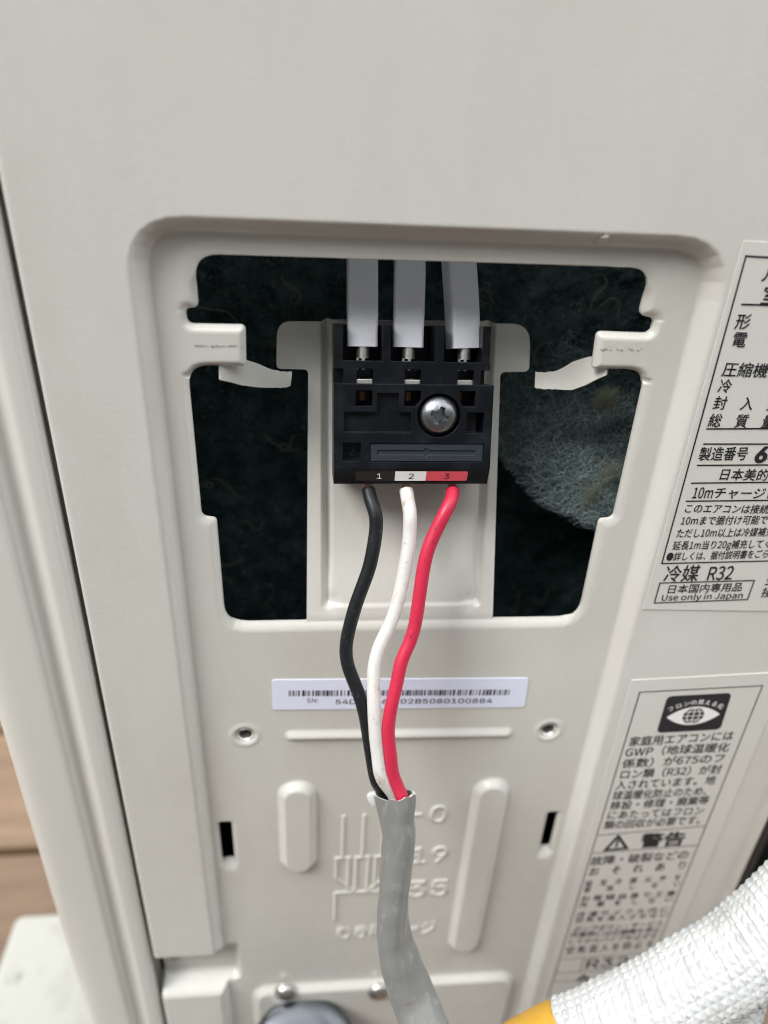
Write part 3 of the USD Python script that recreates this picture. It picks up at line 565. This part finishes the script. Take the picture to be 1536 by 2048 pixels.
# ------------------------------------------------------------------ grey sleeved leads coming down into the block
for (ub, ut, tw, wtop, lab) in ((-10.95, -11.05, 0., 9.5, 'grey sleeved lead above terminal 1, leftmost of three'), (-.5, -.25, .04, 9.5, 'grey sleeved lead above terminal 2, middle of three'), (12.4, 11.0, -.22, 9.0, 'grey sleeved lead above terminal 3 showing its left side')):
    ld = thing('sleeved_lead', lab, 'lead', 'grey sleeved leads plugged into the terminal block')
    sec = np.array(rounded(-3.45, 3.45, -2.7, 2.7, .8).exterior.coords)[:-1]
    pts = [blk(ub, 70.0, 8.6), blk(ub + (ut - ub) * .35, 78, 8.2), blk(ut, 90, 6.2), blk(ut + (ut - ub) * .3, 102, 0), blk(ut, 118, -12), blk(ut, 140, -34)]
    C, u, d_ = spline(pts, 1.0)
    part(ld, 'sleeve', sweep(C, sec, twist=np.full(len(C), tw) * np.clip(1.4 - u / 40, 0, 1), up=tuple(WW)), M['sleeve'], smooth=35)
    def lathe(rs, v):
        return tb(Manifold.revolve(CrossSection([[(0, v[0])] + list(zip(rs, v)) + [(0, v[-1])]]), 32).rotate([-90, 0, 0]).mirror([0, 1, 0]).translate([ub - .4 + .0 * ut, 0, 8.8]))
    cr = trimesh.creation.cylinder(1.5, 5.0, sections=28); cr.apply_transform(trimesh.transformations.rotation_matrix(np.pi / 2, [1, 0, 0])); cr.apply_translation([ub + .1, 70.0, 9.6])
    part(ld, 'ferrule', tb(cr), M['tin'], smooth=30)
    w_ = trimesh.util.concatenate([bx(ub - 1.4, ub - .9, 65.0, 67.6, 10.0, 10.8), bx(ub - .15, ub + .45, 65.0, 67.5, 10.4, 11.2)]); part(ld, 'tab_terminal', tb(w_), M['tin'])

# ------------------------------------------------------------------ power cable: sheath and three cores
cable = thing('power_cable', 'grey flat power cable split into black, white and red cores below the terminal block', 'cable')
spx = [(788, 1588), (789.5, 1603), (792, 1631), (796, 1655), (797, 1679), (795, 1703), (793, 1727), (788, 1774), (785.5, 1822), (788, 1870), (799, 1917), (815, 1965), (834, 2013), (850, 2055), (880, 2130), (905, 2200)]
sw = [84, 76, 67.5, 65.5, 65, 66, 68, 69, 68.5, 71, 80, 87, 90, 95, 100, 100]
sy = [-23.5, -24.5, -26, -27.4, -28.8, -30, -31.4, -34, -37, -40, -43.5, -47, -51, -55, -62, -70]
C, u, dd = spline([at(px, py, y) for (px, py), y in zip(spx, sy)], .6)
tws = np.radians(np.interp(u, dd, [50, 53, 66, 74, 83, 88, 92, 98, 103, 110, 122, 132, 138, 143, 147, 150])); k = np.array([1, 4, 6, 4, 1]) / 16
for _ in range(8): tws = np.convolve(np.pad(tws, 2, 'edge'), k, 'valid')
lobe = LineString([(-2.3, 0), (2.3, 0)]).buffer(3.6, quad_segs=14); sec = np.array(lobe.exterior.coords)[:-1]; sec[:, 1] *= 1 - .05 * np.cos(sec[:, 0] * 2 * np.pi / 4.2)
n = len(sec); flare = 1 + .10 * np.exp(-u / 2.5)
CABLE, CABLE_U, CABLE_T = C, u, tws
def in_cable(i, off):
    T_ = CABLE[i + 1] - CABLE[i]; T_ /= np.linalg.norm(T_); A = np.cross(T_, (0, -1, 0)); A /= np.linalg.norm(A); B = np.cross(A, T_); t = -CABLE_T[i]
    return CABLE[i] + (A * math.cos(t) + B * math.sin(t)) * off
def core(pix, ys_, r, material, label, first, off):
    pts = [at(px, py, y) for (px, py), y in zip(pix, ys_)][1:-2]
    pts = [blk(first, 37.25, 10.9), blk(first, 35.6, 10.8) * .55 + pts[0] * .45] + pts[1:] + [in_cable(1, off), in_cable(12, off), in_cable(26, off)]
    C, u, _ = spline(pts, .45)
    wob = 1 + .035 * (meshkit.fbm(np.stack([u * .35, u * 0 + first, u * 0], 1), 3, 7) - .5)
    wob[0] *= .98
    c = part(cable, 'core', sweep(C, circle(r, 28), scale=wob), material, smooth=50, label=label)
    t0 = C[0] - C[3]; t0 /= np.linalg.norm(t0)
    part(c, 'conductor', sweep(np.array([C[3], C[0], blk(first, 39.5, 10.4), blk(first, 43, 10.2)]), circle(.95, 20)), M['copper'], smooth=50)
core([(736, 967), (744, 997), (751, 1030), (752, 1058), (747, 1095), (738.6, 1134), (725, 1173), (711, 1212), (700, 1251), (692.5, 1291), (694, 1322), (706, 1359), (721, 1398), (731, 1437), (738, 1480), (745, 1525), (757, 1570), (770, 1606), (778, 1640)],
     [2.0, 1.0, -.4, -1.6, -3.2, -4.6, -6, -7.2, -8.4, -9.6, -10.8, -12.6, -14.6, -16.4, -18.4, -20.2, -22, -24, -26], 1.63, M['black'], 'black core', -9.2, 3.3)
core([(816, 966), (819, 1000), (820, 1030), (819.5, 1058), (816.5, 1095), (810, 1134), (802.5, 1173), (793, 1212), (779, 1251), (763, 1284), (751, 1320), (747, 1359), (747.5, 1398), (749, 1437), (751.5, 1476), (756, 1515), (763, 1554), (772, 1596), (779, 1640)],
     [2.0, 1.0, -.4, -1.6, -3.2, -4.8, -6.4, -8, -9.6, -11.2, -13, -15, -17, -18.8, -20.4, -22, -23.6, -25.4, -27], 1.63, M['white'], 'white core', -.3, 0.)
core([(912, 966), (904.5, 991), (894, 1017), (874.5, 1056), (857.5, 1095), (847.5, 1134), (841.5, 1173), (836, 1212), (829.5, 1251), (817, 1290), (804, 1320), (795, 1359), (786, 1398), (778.5, 1437), (777, 1476), (781.5, 1515), (787.5, 1554), (792, 1596), (794, 1640)],
     [2.0, 1.0, 0, -1.8, -3.4, -5, -6.6, -8.2, -9.8, -11.6, -13.2, -15.2, -17.2, -19, -20.6, -22.2, -23.6, -25.2, -27], 1.63, M['red'], 'red core', 10.8, -3.1)
C, u, tws = CABLE, CABLE_U, CABLE_T
inn = sec * .80
fv, ff = sweep(C, sec, twist=-tws, caps=False, scale=flare * (1 + .012 * np.sin(u * .9)))
iv, jf = sweep(C[:60], inn, twist=-tws[:60], caps=False, scale=flare[:60] * 1.06)
rag = 1.0 * (meshkit.noise(np.stack([np.arange(n) * .35, np.zeros(n), np.zeros(n)], 1), 2) - .5)
T0 = C[0] - C[2]; T0 /= np.linalg.norm(T0); fv[:n] += T0 * rag[:, None]; iv[:n] += T0 * (rag[:, None] - .1)
kk = np.arange(n); SV = np.vstack([fv, iv]); o = len(fv); rimf = np.stack([kk, o + kk, o + (kk + 1) % n, (kk + 1) % n], 1)
part(cable, 'sheath', (SV, np.vstack([ff, jf[:, ::-1] + o])), M['sheath'], smooth=50, label='grey outer sheath')
part(cable, 'cut_rim', (np.vstack([fv[:n] + T0 * .03, iv[:n] + T0 * .03]), np.vstack([np.stack([kk, n + kk, n + (kk + 1) % n, (kk + 1) % n], 1)])), M['cut'])
fl = ribbon([at(753, 1607, -23.5), at(748, 1598, -23), at(743, 1590, -22.4), at(752, 1583, -21.6)], [(2.4, .3, 1.4), (2.6, .2, 1.2), (2.2, 0, .8), (1.6, 0, .5)], .8)
part(cable, 'torn_flap', fl, M['cut'], smooth=50)

# ------------------------------------------------------------------ sound insulation felt inside
def hairs(parent, name, curves, width, material, label=None, kind='stuff'):
    p = f'{parent}/{numbered(parent, name)}'; b = UsdGeom.BasisCurves.Define(stage, p)
    b.CreateTypeAttr('cubic'); b.CreateBasisAttr('catmullRom'); b.CreateWrapAttr('pinned')
    b.CreatePointsAttr(Vt.Vec3fArray.FromNumpy((np.vstack(curves) * MM).astype(np.float32))); b.CreateCurveVertexCountsAttr(Vt.IntArray([len(c) for c in curves]))
    b.CreateWidthsAttr(Vt.FloatArray([width * MM])); b.SetWidthsInterpolation('constant')
    UsdShade.MaterialBindingAPI.Apply(b.GetPrim()).Bind(material); say(b.GetPrim(), label=label, kind=kind)
def surf_grid(fx, nu, nv):
    U, W = np.meshgrid(np.linspace(0, 1, nu), np.linspace(0, 1, nv)); P = fx(U, W); q = (np.arange(nv - 1)[:, None] * nu + np.arange(nu - 1)[None]).ravel()
    return P.reshape(-1, 3), np.stack([q, q + 1, q + nu + 1, q + nu], 1)
def back(U, W):
    x = -104 + 226 * U; z = -120 + 260 * W
    y = 50 + 6 * (meshkit.fbm(np.stack([x / 30, z / 30, x * 0], -1), 4, 3) - .5) + 2.0 * (meshkit.fbm(np.stack([x / 5, z / 5, x * 0], -1), 3, 9) - .5)
    y = y - 22 * ss((-60 - x) / 40) - 18 * ss((x - 75) / 40)
    return np.stack([x, y, z], -1)
felt = thing('insulation_felt', 'dark blue-green fuzzy felt lining deep behind the whole cut-out', 'felt')
part(felt, 'felt_blanket', surf_grid(back, 260, 300), M['felt'], smooth=True)
def walk(p, d, nrm, n, step, curl, lift):
    out = [p]; ang = rng.uniform(0, 2 * np.pi); w = rng.normal(0, curl)
    for _ in range(n):
        w = .8 * w + rng.normal(0, curl); ang += w
        p = p + step * np.array([math.cos(ang), 0, math.sin(ang)]) + nrm * rng.normal(0, lift); out.append(p)
    return np.array(out)
cs = []
for p in back(rng.uniform(.18, .83, (5200, 1)), rng.uniform(.2, .78, (5200, 1)))[:, 0]:
    cs.append(walk(p + [0, -rng.exponential(.5), 0], None, np.array([0, 1, 0]), 6, 1.2, .35, .15))
hairs(felt, 'fibre', cs, .075, M['fibre'])
cs = []
for px, py, ln_ in ((470, 1180, 9), (540, 1215, 8), (420, 960, 7), (410, 975, 6), (480, 1045, 7), (1050, 1180, 10), (1090, 1170, 8), (560, 545, 7), (575, 905, 9), (450, 1150, 8), (470, 640, 7), (600, 900, 8), (1170, 640, 9), (1195, 620, 8), (990, 610, 8)):
    base = walk(at(px, py, 46), None, np.array([0, 1, 0]), ln_ * 2, .8, .20, .08)
    for _ in range(12):
        lo = rng.integers(0, 3); hi = len(base) - rng.integers(0, 3); cs.append(base[lo:hi] + rng.normal(0, .22, 3) + rng.normal(0, .12, (hi - lo, 3)))
hairs(felt, 'pale_thread', cs, .06, M['thread'])
flap = thing('insulation_felt', 'loose grey-green felt flap right of the terminal block, lit, with a sloping lower edge', 'felt')
EDGE = [at(985, 900, 40), at(1035, 965, 31), at(1085, 1012, 25), at(1140, 1042, 20), at(1192, 1064, 16), at(1250, 1100, 14), at(1330, 1130, 16)]
ED, eu, _ = spline(EDGE, .5)
def flp(U, W):
    i = U * (len(ED) - 1); b_ = np.stack([np.interp(i, np.arange(len(ED)), ED[:, k]) for k in range(3)], -1)
    up = np.stack([5 * W + 0 * U, 30 * W ** 1.3 * (1.1 - .5 * U), 40 * W], -1)
    P = b_ + up; P[..., 1] += 3.2 * np.exp(-W * 16) + 2.4 * (meshkit.fbm(P / 9, 3, 4) - .5) * np.clip(W * 8, .2, 1) + .45 * (meshkit.fbm(P / 2.2, 3, 8) - .5) * np.clip(W * 8, .1, 1)
    P[..., 1] = np.maximum(P[..., 1], F_ + 6.2)
    return P
fm = surf_grid(flp, 240, 240); part(flap, 'felt_blanket', fm, M['felt2'], smooth=True)
cs = []
for p in flp(rng.uniform(0, .97, (9000, 1)), np.minimum(.97, .05 + np.abs(rng.normal(0, .42, (9000, 1)))))[:, 0]:
    cs.append(walk(p + [0, -rng.exponential(.12) - .02, 0], None, np.array([0, 1, 0]), int(rng.integers(7, 20)), .6, .16, .03))
eo = np.argsort(ED[:, 0]); cs = [c[:k] for c in cs for k in [int(np.argmin(np.r_[c[:, 2] > np.interp(c[:, 0], ED[eo, 0], ED[eo, 2]) + .1, False]))] if k >= 4]
hairs(flap, 'fibre', cs[:3800], .055, M['fibre2']); hairs(flap, 'fibre', cs[3800:], .06, M['fibre'])
cs = []
for c_, n_, s_ in ((at(1212, 800, 22), 420, 1.1), (at(1185, 990, 18), 200, 1.6), (at(1222, 945, 17), 160, 1.2)):
    for _ in range(n_): cs.append(walk(c_ + rng.normal(0, s_, 3) * [1, .5, 1], None, np.array([0, 1, 0]), 5, .6, .6, .1))
hairs(flap, 'pale_lint', cs, .05, M['lint'])

# ------------------------------------------------------------------ white wrapped refrigerant pipes at the lower right
def pipe_mesh(path, r, emb=.40, crease=.6, seam=None, seed=0, step=.27):
    C, u, _ = spline(path, step); nt = int(2 * np.pi * r / step); th = np.arange(nt) * 2 * np.pi / nt
    S, TH = np.meshgrid(u, th, indexing='ij'); arc_ = TH * r; p = 2.4
    a_, b_ = np.mod(S / p, 1) * 2 - 1, np.mod(arc_ / (2 * np.pi * r / round(2 * np.pi * r / p)), 1) * 2 - 1
    h = emb * (1 - np.maximum(np.abs(a_), np.abs(b_))) + .25 * emb * (1 - np.abs(np.abs(a_) - np.abs(b_)))
    sk = S + 2.4 * np.sin(TH + 1.0) + 1.0 * (meshkit.fbm(np.stack([S / 9, TH * 2, S * 0], -1), 2, 3 + seed) - .5)
    cr_ = np.mod(sk, 4.3) - 2.15; mod = ss((np.cos(TH - CREASE_AT) + .55) / 1.1) * (.5 + meshkit.noise(np.stack([np.floor(sk / 4.3), TH, S * 0], -1), 5))
    h = h - crease * 1.0 * np.exp(-(cr_ / .32) ** 2) * mod + crease * .35 * np.cos(cr_ / 2.15 * np.pi) * mod
    h = h * (.45 + 1.1 * meshkit.noise(np.stack([S / 4.5, arc_ / 4.5, S * 0], -1), 11 + seed))
    h = h + .7 * (meshkit.fbm(np.stack([S / 12, np.cos(TH) * 2, np.sin(TH) * 2], -1), 3, 4 + seed) - .5)
    if seam is not None:
        t0, s0, s1 = seam; dd_ = np.abs(np.angle(np.exp(1j * (TH - t0)))) * r; msk = np.exp(-(dd_ / 2.4) ** 4) * ss((S - s0) / 4) * ss((s1 - S) / 4)
        h = h * (1 - msk) + msk * (-.5 + .7 * (meshkit.fbm(np.stack([S / 3, arc_ / 2, S * 0], -1), 3, 6) - .5))
    T_ = np.gradient(C, axis=0); T_ /= np.linalg.norm(T_, axis=1)[:, None]; A = np.cross(T_, [0, -1, .01]); A /= np.linalg.norm(A, axis=1)[:, None]; B = np.cross(A, T_)
    R_ = r + h; P = C[:, None] + R_[..., None] * (np.cos(TH)[..., None] * A[:, None] + np.sin(TH)[..., None] * B[:, None])
    m, k = len(C), np.arange(nt); i = np.arange(m - 1)[:, None] * nt
    Fq = np.stack([i + k, i + (k + 1) % nt, i + nt + (k + 1) % nt, i + nt + k], -1).reshape(-1, 4)
    return P.reshape(-1, 3), np.vstack([Fq[:, :3], Fq[:, [0, 2, 3]]]), C, T_
CREASE_AT = 2.2
axis_px = [(1136, 2086), (1196, 2062), (1258, 2032), (1326, 1998), (1394, 1957), (1462, 1919), (1542, 1856), (1607, 1794), (1664, 1737), (1724, 1677)]
axis_px = [(a_, b_ + 5) for a_, b_ in axis_px]
axis_zc = [196, 195, 194, 193, 192, 191, 190, 189, 188, 187]
path = [deep(px, py, z) for (px, py), z in zip(axis_px, axis_zc)]
pv, pf, PC, PT = pipe_mesh(path, 11.0, seam=(.55, 34, 58))
pipe = thing('insulated_pipe', 'white embossed foam wrapped pipe with a yellow end, crossing the lower right corner', 'pipe', )
part(pipe, 'foam_wrap', (pv, pf), M['foam'], smooth=45)
yl_path = [PC[8], PC[2], PC[0] - PT[0] * 4, deep(1082, 2112, 197), deep(1040, 2144, 198.5), deep(1012, 2192, 200)]
C2, u2, _ = spline(yl_path, .8)
part(pipe, 'end_sleeve', sweep(C2, circle(10.6, 56), scale=1 + .02 * np.sin(u2 * .5)), M['yellow'], smooth=45, label='yellow foam end')
path2 = [deep(*p) for p in ((1512, 1900, 212), (1496, 1950, 210), (1480, 2000, 208), (1468, 2050, 206), (1460, 2110, 204), (1454, 2180, 202))]
pv2, pf2, _, _ = pipe_mesh(path2, 6.4, seed=5)
pipe2 = thing('insulated_pipe', 'second white embossed pipe just showing below the first at the bottom edge', 'pipe')
part(pipe2, 'foam_wrap', (pv2, pf2), M['foam'], smooth=45)

# ------------------------------------------------------------------ valve cap below the cover plate
vc = at(606, 2132, -16)
prof_v = [(0, 0.0), (13, 0.0), (18.5, -.8), (20.6, -2.6), (21, -5), (21, -16), (16, -20), (0, -20)]
vm = Manifold.revolve(CrossSection([[(r_, z_) for r_, z_ in prof_v][::-1]]), 64).rotate([28, 0, 0]).translate([vc[0], vc[1], vc[2] + 2])
val = thing('service_valve', 'dull steel round valve cap at the bottom edge left of the cable', 'valve')
part(val, 'cap', vm, M['valve'], smooth=35)
part(val, 'valve_body', Manifold.cylinder(40, 11, 11, 40).translate([vc[0], vc[1] + 10, vc[2] - 60]), M['zinc'], smooth=35)

# ------------------------------------------------------------------ ground, deck boards, base block
g = bx(-6000, 6000, -6000, 6000, -452, -450); part('/World', 'ground', g, M['ground'], kind='structure', label='dark ground under the wooden deck', category='ground')
deck = thing('deck', 'brown wooden deck boards on the ground left of the unit', 'deck', kind='structure')
y_gap = onplane(20, 1702, (0, 0, 1), -420)[1]; pitch = 118.
for k in range(-8, 9):
    y0 = y_gap + k * pitch
    part(deck, 'deck_board', rbox(-1500, 1500, y0 + 3, y0 + pitch - 3, -446, -420, 2.5, 8), M['plank'][k % 2], smooth=30)
zt = -338.
b0, b1 = onplane(38, 1826, (0, 0, 1), zt), onplane(95, 1826, (0, 0, 1), zt)
bb = thing('base_block', 'dirty cream base block on the deck under the left front of the unit', 'block')
part(bb, 'block_body', rbox(b0[0] - 2, b0[0] + 130, b0[1] - 230, b0[1], -419.9, zt, 5, 16), M['concrete'], smooth=35)

# wall out of view, placed to shade the side panel from the low sky
bw = thing('unseen_shading_wall', 'plain dark grey unseen wall opposite the side panel, placed out of view to shade it', 'wall')
part(bw, 'unseen_wall_face', bx(-3500, 3500, -710, -560, -450, 560), M['render'])
part(bw, 'unseen_wall_coping', rbox(-3500, 3500, -730, -545, 560, 600, 8, 8), M['render'], smooth=30)
